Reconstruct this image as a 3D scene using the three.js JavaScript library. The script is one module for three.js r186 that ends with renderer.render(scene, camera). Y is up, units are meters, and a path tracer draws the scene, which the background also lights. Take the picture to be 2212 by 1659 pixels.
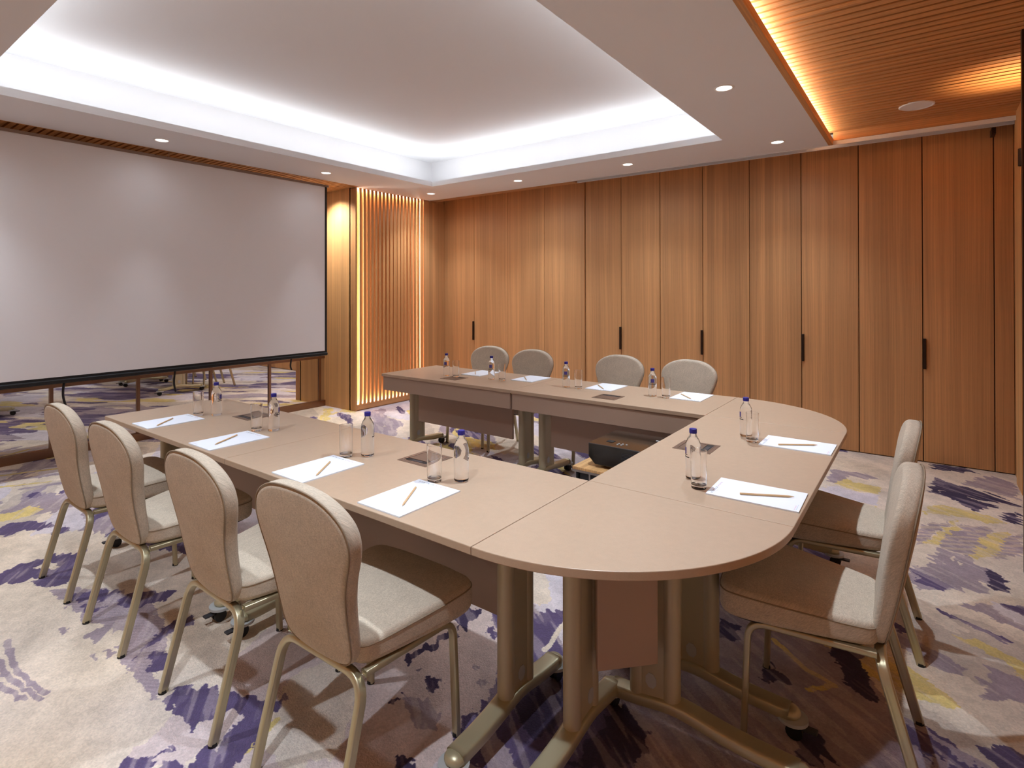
import * as THREE from 'three';
import { RoundedBoxGeometry } from 'three/addons/geometries/RoundedBoxGeometry.js';
import { mergeGeometries } from 'three/addons/utils/BufferGeometryUtils.js';
import { RectAreaLightUniformsLib } from 'three/addons/lights/RectAreaLightUniformsLib.js';

// ---------------------------------------------------------------- camera, exposure
const W = 2212, H = 1659;
const CAM = { f: 1213.06, yaw: 0.653, pitch: 0.0043, roll: -0.0015, cx: 1070.78, cy: 626.44, y: 1.475 };
const scene = new THREE.Scene();
scene.background = new THREE.Color(0x000000);
const camera = new THREE.PerspectiveCamera(2 * Math.atan(H / 2 / CAM.f) * 180 / Math.PI, W / H, 0.05, 60);
camera.rotation.order = 'YXZ';
camera.position.set(0, CAM.y, 0);
camera.rotation.set(CAM.pitch, CAM.yaw, CAM.roll);
camera.setViewOffset(W, H, W / 2 - CAM.cx, H / 2 - CAM.cy, W, H);
camera.updateProjectionMatrix(); camera.updateMatrixWorld(true);
const renderer = new THREE.WebGLRenderer({ antialias: true });
renderer.toneMapping = THREE.LinearToneMapping;
renderer.toneMappingExposure = 1.6;
renderer.shadowMap.enabled = true;
RectAreaLightUniformsLib.init();
const LIGHT = { down: 4.9, spill: 1.8, downColor: [0.87, 0.97, 1.08], cove: 14.8, coveColor: [0.96, 0.985, 1.01], slat: 21, warm: [1, 0.88, 0.7], woodCove: 58, woodColor: [1, 0.92, 0.78] };

// a photo pixel seen from the camera, met with the floor
const camQ = new THREE.Quaternion().setFromEuler(camera.rotation);
function floorAt(px, py, h = 0) {
  const d = new THREE.Vector3((px - CAM.cx) / CAM.f, -(py - CAM.cy) / CAM.f, -1).applyQuaternion(camQ);
  const t = (h - CAM.y) / d.y;
  return [d.x * t, d.z * t];
}

// ---------------------------------------------------------------- small tools
let seed = 1234567;
const rnd = () => { seed = (seed * 1664525 + 1013904223) >>> 0; return seed / 4294967296; };
const perm = new Float32Array(65536); for (let i = 0; i < 65536; i++) perm[i] = rnd();
function vn(x, y) {
  const xi = Math.floor(x), yi = Math.floor(y); let fx = x - xi, fy = y - yi;
  fx = fx * fx * (3 - 2 * fx); fy = fy * fy * (3 - 2 * fy);
  const h = (a, b) => perm[((a * 374761 + b * 668265) ^ ((a * 7919) << 3) ^ (b * 104729)) & 65535];
  const a = h(xi, yi), b = h(xi + 1, yi), c = h(xi, yi + 1), d = h(xi + 1, yi + 1);
  return a + (b - a) * fx + (c - a) * fy + (a - b - c + d) * fx * fy;
}
const fbm = (x, y, o = 3) => { let s = 0, a = 0.5, n = 0; for (let i = 0; i < o; i++) { s += a * vn(x, y); n += a; a *= 0.5; x = x * 2.03 + 17.3; y = y * 2.03 + 9.1; } return s / n; };
const taken = {};
function numbered(n) { if (!(n in taken)) { taken[n] = 0; return n; } taken[n]++; return n + '_' + String(taken[n]).padStart(3, '0'); }
function mesh(name, geo, mat, parent) { const m = new THREE.Mesh(geo, mat); m.name = name; parent.add(m); return m; }
function thing(name, label, category, pos = [0, 0, 0], turn = 0, group) {
  const g = new THREE.Group(); g.name = numbered(name); g.position.set(...pos); g.rotation.y = turn;
  g.userData = { label, category }; if (group) g.userData.group = group; scene.add(g); return g;
}
function struct(name, geo, mat, label) {
  const g = geo ? new THREE.Mesh(geo, mat) : new THREE.Group(); g.name = name; g.userData = { kind: 'structure' };
  if (label) g.userData.label = label; scene.add(g); return g;
}
// uv in metres from position and face direction
function metric(geo, du = 0, dv = 0, along = 'y') {
  const g = geo.index ? geo.toNonIndexed() : geo; const p = g.attributes.position; g.computeVertexNormals();
  const n = g.attributes.normal, uv = new Float32Array(p.count * 2);
  for (let i = 0; i < p.count; i++) {
    const x = p.getX(i), y = p.getY(i), z = p.getZ(i), ax = Math.abs(n.getX(i)), ay = Math.abs(n.getY(i)), az = Math.abs(n.getZ(i));
    let u, v;
    if (ay > ax && ay > az) { u = x; v = z; } else if (ax > az) { u = z; v = y; } else { u = x; v = y; }
    if (along === 'x') { if (ay > ax && ay > az) { u = z; v = x; } else if (az >= ax) { u = y; v = x; } }
    if (along === 'z') { if (ax > az && ax > ay) { u = y; v = z; } }
    uv[i * 2] = u + du; uv[i * 2 + 1] = v + dv;
  }
  g.setAttribute('uv', new THREE.BufferAttribute(uv, 2)); return g;
}
const box = (x0, x1, y0, y1, z0, z1) => new THREE.BoxGeometry(x1 - x0, y1 - y0, z1 - z0).translate((x0 + x1) / 2, (y0 + y1) / 2, (z0 + z1) / 2);
function rbox(w, h, d, r, x = 0, y = 0, z = 0, seg = 2) { return new RoundedBoxGeometry(w, h, d, seg, r).translate(x, y, z); }
const merge = (list) => mergeGeometries(list.map(g => { const q = g.index ? g.toNonIndexed() : g; for (const k of Object.keys(q.attributes)) if (!['position', 'normal', 'uv'].includes(k)) q.deleteAttribute(k); if (!q.attributes.uv) q.setAttribute('uv', new THREE.BufferAttribute(new Float32Array(q.attributes.position.count * 2), 2)); return q; }));
function tex(w, h, fn, srgb, rep) {
  const d = new Uint8Array(w * h * 4);
  for (let y = 0; y < h; y++) for (let x = 0; x < w; x++) { const c = fn(x, y); const i = (y * w + x) * 4; d[i] = c[0]; d[i + 1] = c[1]; d[i + 2] = c[2]; d[i + 3] = 255; }
  const t = new THREE.DataTexture(d, w, h); t.magFilter = THREE.LinearFilter; t.minFilter = THREE.LinearMipmapLinearFilter; t.generateMipmaps = true;
  t.wrapS = t.wrapT = THREE.RepeatWrapping; if (srgb) t.colorSpace = THREE.SRGBColorSpace; if (rep) t.repeat.set(rep[0], rep[1]); t.needsUpdate = true; return t;
}
// sweep a closed profile (a along side axis, b across) along a planar path
function sweep(pts, side, prof, closed = false) {
  const n = pts.length, m = prof.length, pos = [], idx = []; const S = side.clone().normalize();
  for (let i = 0; i < n; i++) {
    const a = pts[closed ? (i - 1 + n) % n : Math.max(0, i - 1)], b = pts[closed ? (i + 1) % n : Math.min(n - 1, i + 1)];
    const T = b.clone().sub(a).normalize(), B = T.clone().cross(S).normalize(), A = B.clone().cross(T).normalize();
    for (const [u, v] of prof) { const p = pts[i].clone().addScaledVector(A, u).addScaledVector(B, v); pos.push(p.x, p.y, p.z); }
  }
  const rows = closed ? n : n - 1;
  for (let i = 0; i < rows; i++) for (let j = 0; j < m; j++) { const a = i * m + j, b = i * m + (j + 1) % m, c = ((i + 1) % n) * m + j, d = ((i + 1) % n) * m + (j + 1) % m; idx.push(a, c, b, b, c, d); }
  if (!closed) { for (const [base, flip] of [[0, false], [(n - 1) * m, true]]) { const k = pos.length / 3; let cx = 0, cy = 0, cz = 0; for (let j = 0; j < m; j++) { cx += pos[(base + j) * 3]; cy += pos[(base + j) * 3 + 1]; cz += pos[(base + j) * 3 + 2]; } pos.push(cx / m, cy / m, cz / m); for (let j = 0; j < m; j++) { const a = base + j, b = base + (j + 1) % m; flip ? idx.push(k, a, b) : idx.push(k, b, a); } } }
  const g = new THREE.BufferGeometry(); g.setAttribute('position', new THREE.Float32BufferAttribute(pos, 3)); g.setIndex(idx); g.computeVertexNormals(); return g;
}
const circ = (r, n = 8) => Array.from({ length: n }, (_, i) => [r * Math.cos(i / n * 2 * Math.PI), r * Math.sin(i / n * 2 * Math.PI)]);
// a path with rounded corners
function fillet(pts, r, seg = 7) {
  const out = [pts[0].clone()];
  for (let i = 1; i < pts.length - 1; i++) {
    const p = pts[i], a = pts[i - 1].clone().sub(p).normalize(), b = pts[i + 1].clone().sub(p).normalize();
    const R = Array.isArray(r) ? r[i - 1] : r;
    const p0 = p.clone().addScaledVector(a, R), p1 = p.clone().addScaledVector(b, R);
    for (let k = 0; k <= seg; k++) { const t = k / seg; out.push(p0.clone().multiplyScalar((1 - t) * (1 - t)).addScaledVector(p, 2 * t * (1 - t)).addScaledVector(p1, t * t)); }
  }
  out.push(pts[pts.length - 1].clone()); return out;
}
// an upholstered pad: closed outline (u,v), thickness along w; place(u,v,w) -> xyz
function pad(outline, thick, r, bulgeLow, bulgeTop, place, uvScale = 1) {
  const n = outline.length; let cu = 0, cv = 0; for (const [u, v] of outline) { cu += u / n; cv += v / n; }
  const nor = outline.map((p, i) => { const a = outline[(i - 1 + n) % n], b = outline[(i + 1) % n]; const dx = b[0] - a[0], dy = b[1] - a[1], l = Math.hypot(dx, dy); return [dy / l, -dx / l]; });
  let area = 0; for (let i = 0; i < n; i++) { const a = outline[i], b = outline[(i + 1) % n]; area += a[0] * b[1] - a[1] * b[0]; } const sgn = area > 0 ? 1 : -1;
  const rings = [];
  const inner = [0.15, 0.35, 0.55, 0.75, 0.9];
  for (const t of inner) rings.push({ t, inset: r, w: -bulgeLow * (1 - t * t) });
  for (let k = 0; k <= 5; k++) { const a = k / 5 * Math.PI / 2; rings.push({ t: 1, inset: r * (1 - Math.sin(a)), w: r * (1 - Math.cos(a)) }); }
  for (let k = 0; k <= 5; k++) { const a = k / 5 * Math.PI / 2; rings.push({ t: 1, inset: r * (1 - Math.cos(a)), w: thick - r * (1 - Math.sin(a)) }); }
  for (const t of inner.slice().reverse()) rings.push({ t, inset: r, w: thick + bulgeTop * (1 - t * t) });
  const pos = [], uv = [], idx = [];
  for (const q of rings) for (let i = 0; i < n; i++) {
    let u = outline[i][0] - sgn * nor[i][0] * q.inset, v = outline[i][1] - sgn * nor[i][1] * q.inset;
    u = cu + (u - cu) * q.t; v = cv + (v - cv) * q.t;
    const p = place(u, v, q.w); pos.push(...p); uv.push((u + q.w) * uvScale, (v + q.w) * uvScale);
  }
  const m = rings.length;
  for (let k = 0; k < m - 1; k++) for (let i = 0; i < n; i++) { const a = k * n + i, b = k * n + (i + 1) % n, c = a + n, d = b + n; idx.push(a, b, c, b, d, c); }
  for (const [k, w, f] of [[0, -bulgeLow, 1], [m - 1, thick + bulgeTop, 0]]) { const id = pos.length / 3; pos.push(...place(cu, cv, w)); uv.push(cu * uvScale, cv * uvScale); for (let i = 0; i < n; i++) { const a = k * n + i, b = k * n + (i + 1) % n; f ? idx.push(id, b, a) : idx.push(id, a, b); } }
  const g = new THREE.BufferGeometry(); g.setAttribute('position', new THREE.Float32BufferAttribute(pos, 3)); g.setAttribute('uv', new THREE.Float32BufferAttribute(uv, 2)); g.setIndex(idx); g.computeVertexNormals();
  return g;
}

// ---------------------------------------------------------------- materials
const clamp = (v) => v < 0 ? 0 : v > 255 ? 255 : v;
function woodTex(r, g, b, contrast, sd) {
  // 1.2 m across the grain, 2.95 m along it
  return tex(1024, 1024, (x, y) => {
    const u = x / 1024, v = y / 1024;
    const wob = (vn(u * 6 + sd, v * 3) - 0.5) * 0.012;
    const uu = u + wob;
    const leaf = vn(Math.floor(uu * 16) * 7.3 + sd, 3.3) - 0.5;
    const streak = fbm(uu * 60 + sd, v * 1.3, 3) - 0.5, fine = vn(uu * 420 + sd, v * 5) - 0.5, pore = vn(uu * 500, v * 38 + sd);
    const k = 1 + contrast * (leaf * 0.32 + streak * 0.36 + fine * 0.3) - (pore > 0.8 ? 0.07 : 0) * contrast;
    return [clamp(r * k), clamp(g * (k * 1.03 - 0.03)), clamp(b * (k * 1.06 - 0.06))];
  }, true, [1 / 1.2, 1 / 2.95]);
}
const wood = new THREE.MeshStandardMaterial({ map: woodTex(195, 143, 94, 0.42, 3), roughness: 0.52, name: 'oak_veneer' });
const woodWarm = new THREE.MeshStandardMaterial({ map: woodTex(203, 145, 90, 0.42, 41), roughness: 0.55, name: 'oak_slat' });
const woodPale = new THREE.MeshStandardMaterial({ map: woodTex(208, 160, 108, 0.4, 77), roughness: 0.5, name: 'oak_pale' });
const woodLight = new THREE.MeshStandardMaterial({ map: woodTex(214, 168, 112, 0.5, 17), roughness: 0.6, name: 'plywood' });
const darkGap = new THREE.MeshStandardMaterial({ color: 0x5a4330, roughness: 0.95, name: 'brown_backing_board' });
const paint = new THREE.MeshStandardMaterial({ color: 0xe8e8ea, roughness: 0.92, name: 'ceiling_paint' });
const laminateMap = tex(512, 512, (x, y) => { const k = 1 + (fbm(x / 18, y / 18, 2) - 0.5) * 0.03 + (vn(x / 1.3, y / 1.3) - 0.5) * 0.035; return [clamp(186 * k), clamp(161 * k), clamp(137 * k)]; }, true, [2, 2]);
const laminate = new THREE.MeshStandardMaterial({ map: laminateMap, roughness: 0.38, name: 'taupe_laminate' });
const laminatePanel = new THREE.MeshStandardMaterial({ color: 0xb09785, roughness: 0.5, name: 'taupe_panel' });
const postPaint = new THREE.MeshStandardMaterial({ color: 0xbcb296, roughness: 0.42, metalness: 0.15, name: 'champagne_paint' });
const gold = new THREE.MeshStandardMaterial({ color: 0xbdb496, roughness: 0.35, metalness: 0.7, name: 'champagne_metal' });
const goldFoot = new THREE.MeshStandardMaterial({ color: 0xc0b898, roughness: 0.36, metalness: 0.45, name: 'champagne_cast' });
const copper = new THREE.MeshStandardMaterial({ color: 0x8e6c56, roughness: 0.3, metalness: 0.85, name: 'copper' });
const bronze = new THREE.MeshStandardMaterial({ color: 0x3a2a20, roughness: 0.45, metalness: 0.7, name: 'dark_bronze' });
const bronzeLid = new THREE.MeshStandardMaterial({ color: 0x80695a, roughness: 0.4, metalness: 0.5, name: 'bronze_lid' });
const black = new THREE.MeshStandardMaterial({ color: 0x0c0c0e, roughness: 0.55, name: 'black_plastic' });
const gloss = new THREE.MeshPhysicalMaterial({ color: 0x110d0b, roughness: 0.16, clearcoat: 0.6, clearcoatRoughness: 0.08, name: 'gloss_black' });
const grey = new THREE.MeshStandardMaterial({ color: 0xb8bcbd, roughness: 0.5, name: 'grey_plastic' });
const greyDark = new THREE.MeshStandardMaterial({ color: 0x35353a, roughness: 0.5, name: 'dark_grey' });
const steel = new THREE.MeshStandardMaterial({ color: 0xc9c9c9, roughness: 0.25, metalness: 0.95, name: 'steel' });
const white = new THREE.MeshStandardMaterial({ color: 0xeaf1fb, roughness: 0.8, name: 'white_paper' });
const mirror = new THREE.MeshStandardMaterial({ color: 0xd8d2cc, roughness: 0.015, metalness: 1, name: 'mirror' });
const fabricMap = tex(512, 512, (x, y) => {
  const wv = ((x >> 1) + (y >> 1)) % 2 ? 1 : -1; const k = 1 + wv * 0.035 + (vn(x / 2.2, y / 9) - 0.5) * 0.13 + (vn(x / 9, y / 2.2) - 0.5) * 0.13 + (fbm(x / 60, y / 60, 2) - 0.5) * 0.05;
  return [clamp(193 * k), clamp(179 * k), clamp(161 * k)];
}, true, [4, 4]);
const fabricBump = tex(256, 256, (x, y) => { const v = 128 + 60 * Math.sin(x * Math.PI / 2) * Math.sin(y * Math.PI / 2) + (vn(x / 2, y / 2) - 0.5) * 90; return [clamp(v), clamp(v), clamp(v)]; }, false, [8, 8]);
const fabric = new THREE.MeshStandardMaterial({ map: fabricMap, bumpMap: fabricBump, bumpScale: 0.0006, roughness: 0.95, name: 'greige_fabric' });
const piping = new THREE.MeshStandardMaterial({ color: 0x94836f, roughness: 0.95, name: 'piping' });
const screenCloth = new THREE.MeshStandardMaterial({ color: 0xe6e2e2, roughness: 0.9, name: 'screen_cloth' });
const glassMat = new THREE.MeshPhysicalMaterial({ color: 0xffffff, roughness: 0.01, transmission: 1, thickness: 0.01, ior: 1.46, name: 'clear_glass' });
const waterMat = new THREE.MeshPhysicalMaterial({ color: 0xfbfdff, roughness: 0.02, transmission: 1, thickness: 0.05, ior: 1.34, name: 'bottled_water' });
const capBlue = new THREE.MeshStandardMaterial({ color: 0x241f86, roughness: 0.4, name: 'blue_cap' });
const labelInk = new THREE.MeshStandardMaterial({ color: 0x2a2352, roughness: 0.6, name: 'label_ink' });
const pencilMat = new THREE.MeshStandardMaterial({ color: 0xd6b184, roughness: 0.6, name: 'pencil_wood' });
const graphite = new THREE.MeshStandardMaterial({ color: 0x2c2a2a, roughness: 0.5, name: 'graphite' });
const glow = (c, s) => new THREE.MeshStandardMaterial({ color: 0xffffff, emissive: new THREE.Color().setRGB(...c), emissiveIntensity: s, roughness: 0.6 });
const coveGlow = glow(LIGHT.coveColor, 2.0), warmGlow = glow([1, 0.93, 0.82], 2.6), woodGlow = glow(LIGHT.woodColor, 2.0), lensGlow = glow([1, 0.97, 0.92], 3.0);

// ---------------------------------------------------------------- carpet
const FX0 = -6.35, FX1 = 0.75, FZ0 = -6.25, FZ1 = 0.45;
function carpetTexture() {
  const N = 2048, cols = [[218, 203, 187], [208, 198, 203], [158, 143, 152], [90, 76, 110], [62, 51, 80], [214, 192, 126], [196, 181, 168], [206, 188, 184]];
  const patches = [], strokes = [], plain = [];
  const crop = (x0, y0, s) => (pts) => pts.map(([x, y]) => floorAt(x0 + x / s, y0 + y / s));
  const add = (c, pts, st = 0) => { let a = 1e9, b = -1e9, d = 1e9, e = -1e9; for (const [x, z] of pts) { a = Math.min(a, x); b = Math.max(b, x); d = Math.min(d, z); e = Math.max(e, z); } patches.push({ c, pts, st, bb: [a - 0.06, b + 0.06, d - 0.06, e + 0.06] }); };
  const line = (c, w, pts) => { let a = 1e9, b = -1e9, d = 1e9, e = -1e9; for (const [x, z] of pts) { a = Math.min(a, x); b = Math.max(b, x); d = Math.min(d, z); e = Math.max(e, z); } patches.push({ c, w, pts, bb: [a - w - 0.06, b + w + 0.06, d - w - 0.06, e + w + 0.06] }); };
  const A = crop(0, 1200, 3.614), B = crop(500, 1239, 3.95), C = crop(880, 1200, 3.614), D = crop(1240, 1200, 3.614), E_ = crop(1500, 1000, 2.517), F = crop(1700, 860, 4.254), G = crop(0, 800, 3.95);
  // calm ground where the photograph is traced
  add(0, A([[-300, -120], [700, -200], [1500, 0], [2600, 300], [2600, 1900], [-600, 1900]]));
  add(7, B([[0, 700], [900, 0], [1500, -60], [2150, 200], [2400, 700], [1900, 1400], [1500, 1900], [500, 1900], [-200, 1600]]));
  add(0, B([[500, 900], [900, 700], [1100, 1100], [900, 1500], [500, 1700], [200, 1500]]));
  add(0, F([[300, 480], [1400, 560], [2300, 700], [2300, 1900], [600, 1900], [200, 900]]));
  add(2, E_([[0, 620], [160, 600], [520, 840], [1000, 1200], [1200, 1659], [700, 1900], [-300, 1659], [-500, 1000]]));
  add(2, A([[370, 280], [560, 255], [1000, 270], [1250, 400], [1350, 560], [1290, 740], [1180, 900], [1270, 1110], [1220, 1115], [1150, 1070], [1040, 940], [960, 800], [910, 700], [1060, 650], [800, 540], [560, 430], [470, 370]]), 1);
  for (const p of [[[490, 350], [560, 300], [760, 270], [960, 275], [840, 330], [600, 380]], [[580, 410], [700, 380], [830, 385], [680, 440]], [[900, 360], [1000, 270], [1410, 265], [1300, 340], [1080, 380], [930, 390]], [[1050, 780], [1200, 660], [1340, 520], [1500, 480], [1500, 560], [1320, 620], [1170, 720]], [[1140, 920], [1180, 760], [1250, 740], [1320, 780], [1290, 900]]]) add(3, A(p));
  for (const p of [[[650, 650], [760, 600], [900, 520], [1010, 510], [1000, 550], [880, 590], [780, 640], [680, 680]], [[480, 570], [530, 560], [540, 600], [500, 605]], [[680, 770], [720, 760], [770, 795], [740, 810]], [[810, 735], [880, 720], [900, 770], [850, 770]]]) add(2, A(p));
  line(2, 0.011, A([[55, 660], [80, 800], [140, 920], [260, 1010], [370, 1065]]));
  line(2, 0.011, A([[-20, 800], [30, 920], [120, 1010], [330, 1110]]));
  line(2, 0.011, A([[-20, 1010], [60, 1070], [190, 1125]]));
  add(3, A([[-60, 170], [60, 110], [200, 50], [440, 0], [680, -40], [600, 80], [560, 150], [500, 220], [420, 250], [330, 240], [240, 210], [330, 170], [200, 180], [-60, 230]]));
  add(0, A([[240, 95], [380, 60], [490, 80], [440, 105], [260, 110]]));
  add(3, A([[1280, 1100], [1390, 1020], [1700, 1050], [2024, 1080], [2260, 1130], [2180, 1210], [2050, 1240], [1960, 1290], [1900, 1290], [1880, 1220], [1810, 1190], [1740, 1230], [1690, 1300], [1540, 1330], [1510, 1400], [1450, 1310], [1390, 1290], [1330, 1250], [1340, 1200]]));
  add(7, A([[1330, 1270], [1450, 1310], [1510, 1400], [1600, 1300], [1740, 1230], [1800, 1180], [1920, 1260], [1880, 1310], [1700, 1400], [1600, 1490], [1470, 1560], [1420, 1640], [1140, 1690], [1000, 1580]]));
  add(3, A([[900, 1690], [1000, 1580], [1150, 1580], [1290, 1550], [1390, 1500], [1350, 1560], [1200, 1600], [1160, 1690]]));
  add(3, A([[1460, 1600], [1600, 1490], [1720, 1460], [1840, 1340], [1950, 1270], [2060, 1230], [2030, 1380], [1960, 1480], [1880, 1580], [1820, 1700], [1200, 1720], [1240, 1640]]));
  line(5, 0.012, B([[380, 1250], [250, 1400], [120, 1520]]));
  add(3, B([[-10, 1350], [100, 1290], [250, 1330], [240, 1390], [120, 1530], [30, 1650], [-30, 1700]]));
  for (const p of [[[1620, 960], [1660, 910], [1780, 900], [1740, 980], [1640, 990]], [[1560, 850], [1620, 850], [1600, 885]], [[1350, 1080], [1420, 1040], [1450, 1060], [1390, 1100]], [[1860, 340], [1960, 240], [2140, 340], [2000, 470], [1940, 470]], [[1450, 720], [1900, 480], [1960, 520], [1500, 760]], [[1400, 1560], [1560, 1600], [1560, 1750], [1380, 1700]]]) add(4, B(p));
  for (const p of [[[2020, 800], [2090, 780], [2130, 810], [2060, 840]], [[2090, 890], [2150, 880], [2170, 920], [2110, 950]], [[1450, 1060], [1560, 1020], [1700, 1100], [1800, 1200], [1740, 1350], [1560, 1300]]]) add(2, B(p));
  add(3, C([[1050, 440], [1160, 430], [1240, 400], [1400, 400], [1400, 500], [1225, 520], [1080, 730], [1225, 760], [1400, 800], [1400, 870], [1040, 880], [950, 760], [1000, 690], [960, 600]]));
  add(3, C([[630, 560], [680, 520], [700, 600], [670, 650]]));
  add(4, C([[1040, 930], [1220, 940], [1225, 1100], [1180, 1250], [1060, 1400], [960, 1420], [900, 1300], [820, 1180], [850, 1080]]));
  line(0, 0.012, C([[1225, 530], [1070, 740]])); line(0, 0.01, C([[1040, 905], [1220, 920]]));
  add(4, C([[1250, 1659], [1480, 1350], [1600, 1180], [1700, 1150], [1800, 1300], [1900, 1400], [1800, 1659]]));
  line(5, 0.012, E_([[430, 960], [600, 1120], [760, 1210]])); line(5, 0.012, E_([[620, 1230], [760, 1210]]));
  for (const p of [[[100, 880], [180, 860], [260, 900], [220, 960], [110, 960]], [[330, 1170], [420, 1090], [500, 1180], [440, 1210]], [[540, 1600], [560, 1470], [640, 1460], [740, 1540], [700, 1659]], [[760, 1000], [900, 1000], [990, 1300], [800, 1200]]]) add(4, E_(p));
  add(2, E_([[1560, 1120], [1640, 1115], [1792, 1180], [1850, 1250], [1792, 1300], [1680, 1290], [1570, 1290], [1600, 1230]]));
  add(2, E_([[1240, 1570], [1300, 1580], [1420, 1650], [1330, 1660]]));
  for (const p of [[[1345, 770], [1380, 730], [1560, 800], [1900, 880], [2130, 980], [2140, 1010], [1950, 960], [1800, 950], [1640, 910], [1440, 850], [1290, 870], [1300, 840]], [[1290, 860], [1500, 860], [1700, 930], [1800, 960], [1960, 1000], [1860, 1010], [1750, 1050], [1620, 980], [1440, 900]], [[1960, 1090], [2110, 1040], [2170, 1100], [2140, 1170], [2000, 1120]], [[1310, 610], [1500, 620], [1650, 640], [1750, 690], [1600, 680], [1330, 650]]]) add(4, F(p));
  add(2, F([[1600, 790], [1760, 730], [1900, 720], [2110, 800], [2150, 860], [2100, 930], [1880, 860]]));
  line(0, 0.012, F([[1620, 800], [1900, 900], [2160, 990]]));
  for (const p of [[[1240, 1050], [1290, 1000], [1420, 980], [1560, 1010], [1700, 1040], [1900, 1090], [1990, 1150], [1850, 1160], [1700, 1100], [1500, 1080]], [[1250, 1340], [1400, 1240], [1500, 1150], [1600, 1110], [1560, 1200], [1480, 1290], [1390, 1350]], [[1700, 1450], [1760, 1340], [1840, 1250], [2000, 1230], [2060, 1260], [1950, 1380], [1880, 1450], [1760, 1490]], [[450, 780], [530, 730], [620, 770], [850, 820], [840, 880], [640, 850]], [[760, 990], [820, 1000], [800, 1020]]]) add(5, F(p));
  add(2, F([[1200, 1200], [1350, 1140], [1500, 1130], [1400, 1210], [1250, 1340], [1180, 1340]]), 2);
  add(2, F([[1390, 1340], [1520, 1230], [1640, 1170], [1900, 1200], [1800, 1300], [1700, 1460], [1560, 1420], [1400, 1380]]), 2);
  add(2, F([[1880, 1480], [1940, 1390], [2060, 1270], [2178, 1240], [2178, 1400], [2000, 1460]]), 2);
  add(2, F([[1100, 1560], [1320, 1480], [1380, 1380], [1560, 1430], [1700, 1460], [1720, 1530], [1880, 1580], [1930, 1700], [1750, 1760], [1500, 1780], [1250, 1760], [1100, 1680]]));
  add(3, F([[1130, 1560], [1250, 1600], [1420, 1690], [1560, 1760], [1400, 1770], [1200, 1700]]));
  add(4, F([[1840, 1570], [1900, 1600], [2010, 1690], [2060, 1800], [1960, 1790], [1880, 1700]]));
  for (const p of [[[1150, 1440], [1280, 1380], [1340, 1420], [1310, 1510], [1200, 1560]], [[1500, 1480], [1545, 1450], [1550, 1510]], [[1580, 1500], [1640, 1530], [1610, 1550]], [[1400, 1490], [1420, 1480], [1420, 1530]]]) add(0, F(p));
  add(2, F([[380, 700], [420, 650], [600, 680], [760, 700], [820, 740], [740, 750], [600, 720], [540, 740], [450, 780], [370, 760]]));
  add(1, F([[300, 830], [450, 800], [640, 860], [840, 890], [820, 990], [600, 940], [320, 860]]));
  add(3, G([[-40, 1360], [100, 1300], [280, 1290], [520, 1300], [400, 1340], [250, 1370], [100, 1400], [-40, 1420]]));
  add(5, G([[-40, 1230], [150, 1200], [260, 1150], [380, 1180], [260, 1240], [100, 1280], [-40, 1290]]));
  add(2, G([[150, 1180], [250, 1050], [400, 1040], [520, 1080], [560, 1160], [440, 1230], [380, 1160], [260, 1150]]));
  add(3, G([[230, 1090], [300, 1040], [380, 1040], [330, 1080]]));
  line(5, 0.02, G([[-40, 905], [300, 860], [520, 835]])); line(5, 0.02, G([[-40, 1000], [200, 975], [420, 950]]));
  line(2, 0.035, G([[-40, 870], [250, 840], [480, 815]])); line(2, 0.03, G([[-40, 950], [380, 900], [540, 880]])); line(2, 0.03, G([[200, 1010], [540, 960]]));
  const inside = (pts, x, z) => { let r = false; for (let i = 0, j = pts.length - 1; i < pts.length; j = i++) { const a = pts[i], b = pts[j]; if ((a[1] > z) !== (b[1] > z) && x < (b[0] - a[0]) * (z - a[1]) / (b[1] - a[1]) + a[0]) r = !r; } return r; };
  const near = (pts, x, z) => { let d = 1e9; for (let i = 0; i < pts.length - 1; i++) { const a = pts[i], b = pts[i + 1], dx = b[0] - a[0], dz = b[1] - a[1]; let t = ((x - a[0]) * dx + (z - a[1]) * dz) / (dx * dx + dz * dz); t = t < 0 ? 0 : t > 1 ? 1 : t; d = Math.min(d, Math.hypot(x - a[0] - dx * t, z - a[1] - dz * t)); } return d; };
  // sort patches into a coarse grid
  const GN = 64, grid = Array.from({ length: GN * GN }, () => []);
  patches.forEach((p) => { for (let j = 0; j < GN; j++) for (let i = 0; i < GN; i++) { const x0 = FX0 + i / GN * (FX1 - FX0), x1 = FX0 + (i + 1) / GN * (FX1 - FX0), z0 = FZ0 + j / GN * (FZ1 - FZ0), z1 = FZ0 + (j + 1) / GN * (FZ1 - FZ0); if (p.bb[0] < x1 && p.bb[1] > x0 && p.bb[2] < z1 && p.bb[3] > z0) grid[j * GN + i].push(p); } });
  return tex(N, N, (i, j) => {
    const x = FX0 + (i + 0.5) / N * (FX1 - FX0), z = FZ1 + (j + 0.5) / N * (FZ0 - FZ1);
    const wx0 = x + (vn(x * 9, z * 9) - 0.5) * 0.03 + (vn(x * 34, z * 34 + 5) - 0.5) * 0.02 + (vn(x * 110, z * 110 + 5) - 0.5) * 0.014, wz0 = z + (vn(x * 9 + 50, z * 9) - 0.5) * 0.03 + (vn(x * 34 + 90, z * 34) - 0.5) * 0.02 + (vn(x * 110 + 90, z * 110) - 0.5) * 0.014;
    const al = x * 0.8 + z * 0.6, ac = z * 0.8 - x * 0.6, br = (vn(ac * 48 + 3, al * 5) - 0.5) * 0.075 * (vn(x * 3 + 9, z * 3 + 2) > 0.42 ? 1 : 0.25); const wx = wx0 + br * 0.8, wz = wz0 + br * 0.6;
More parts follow.
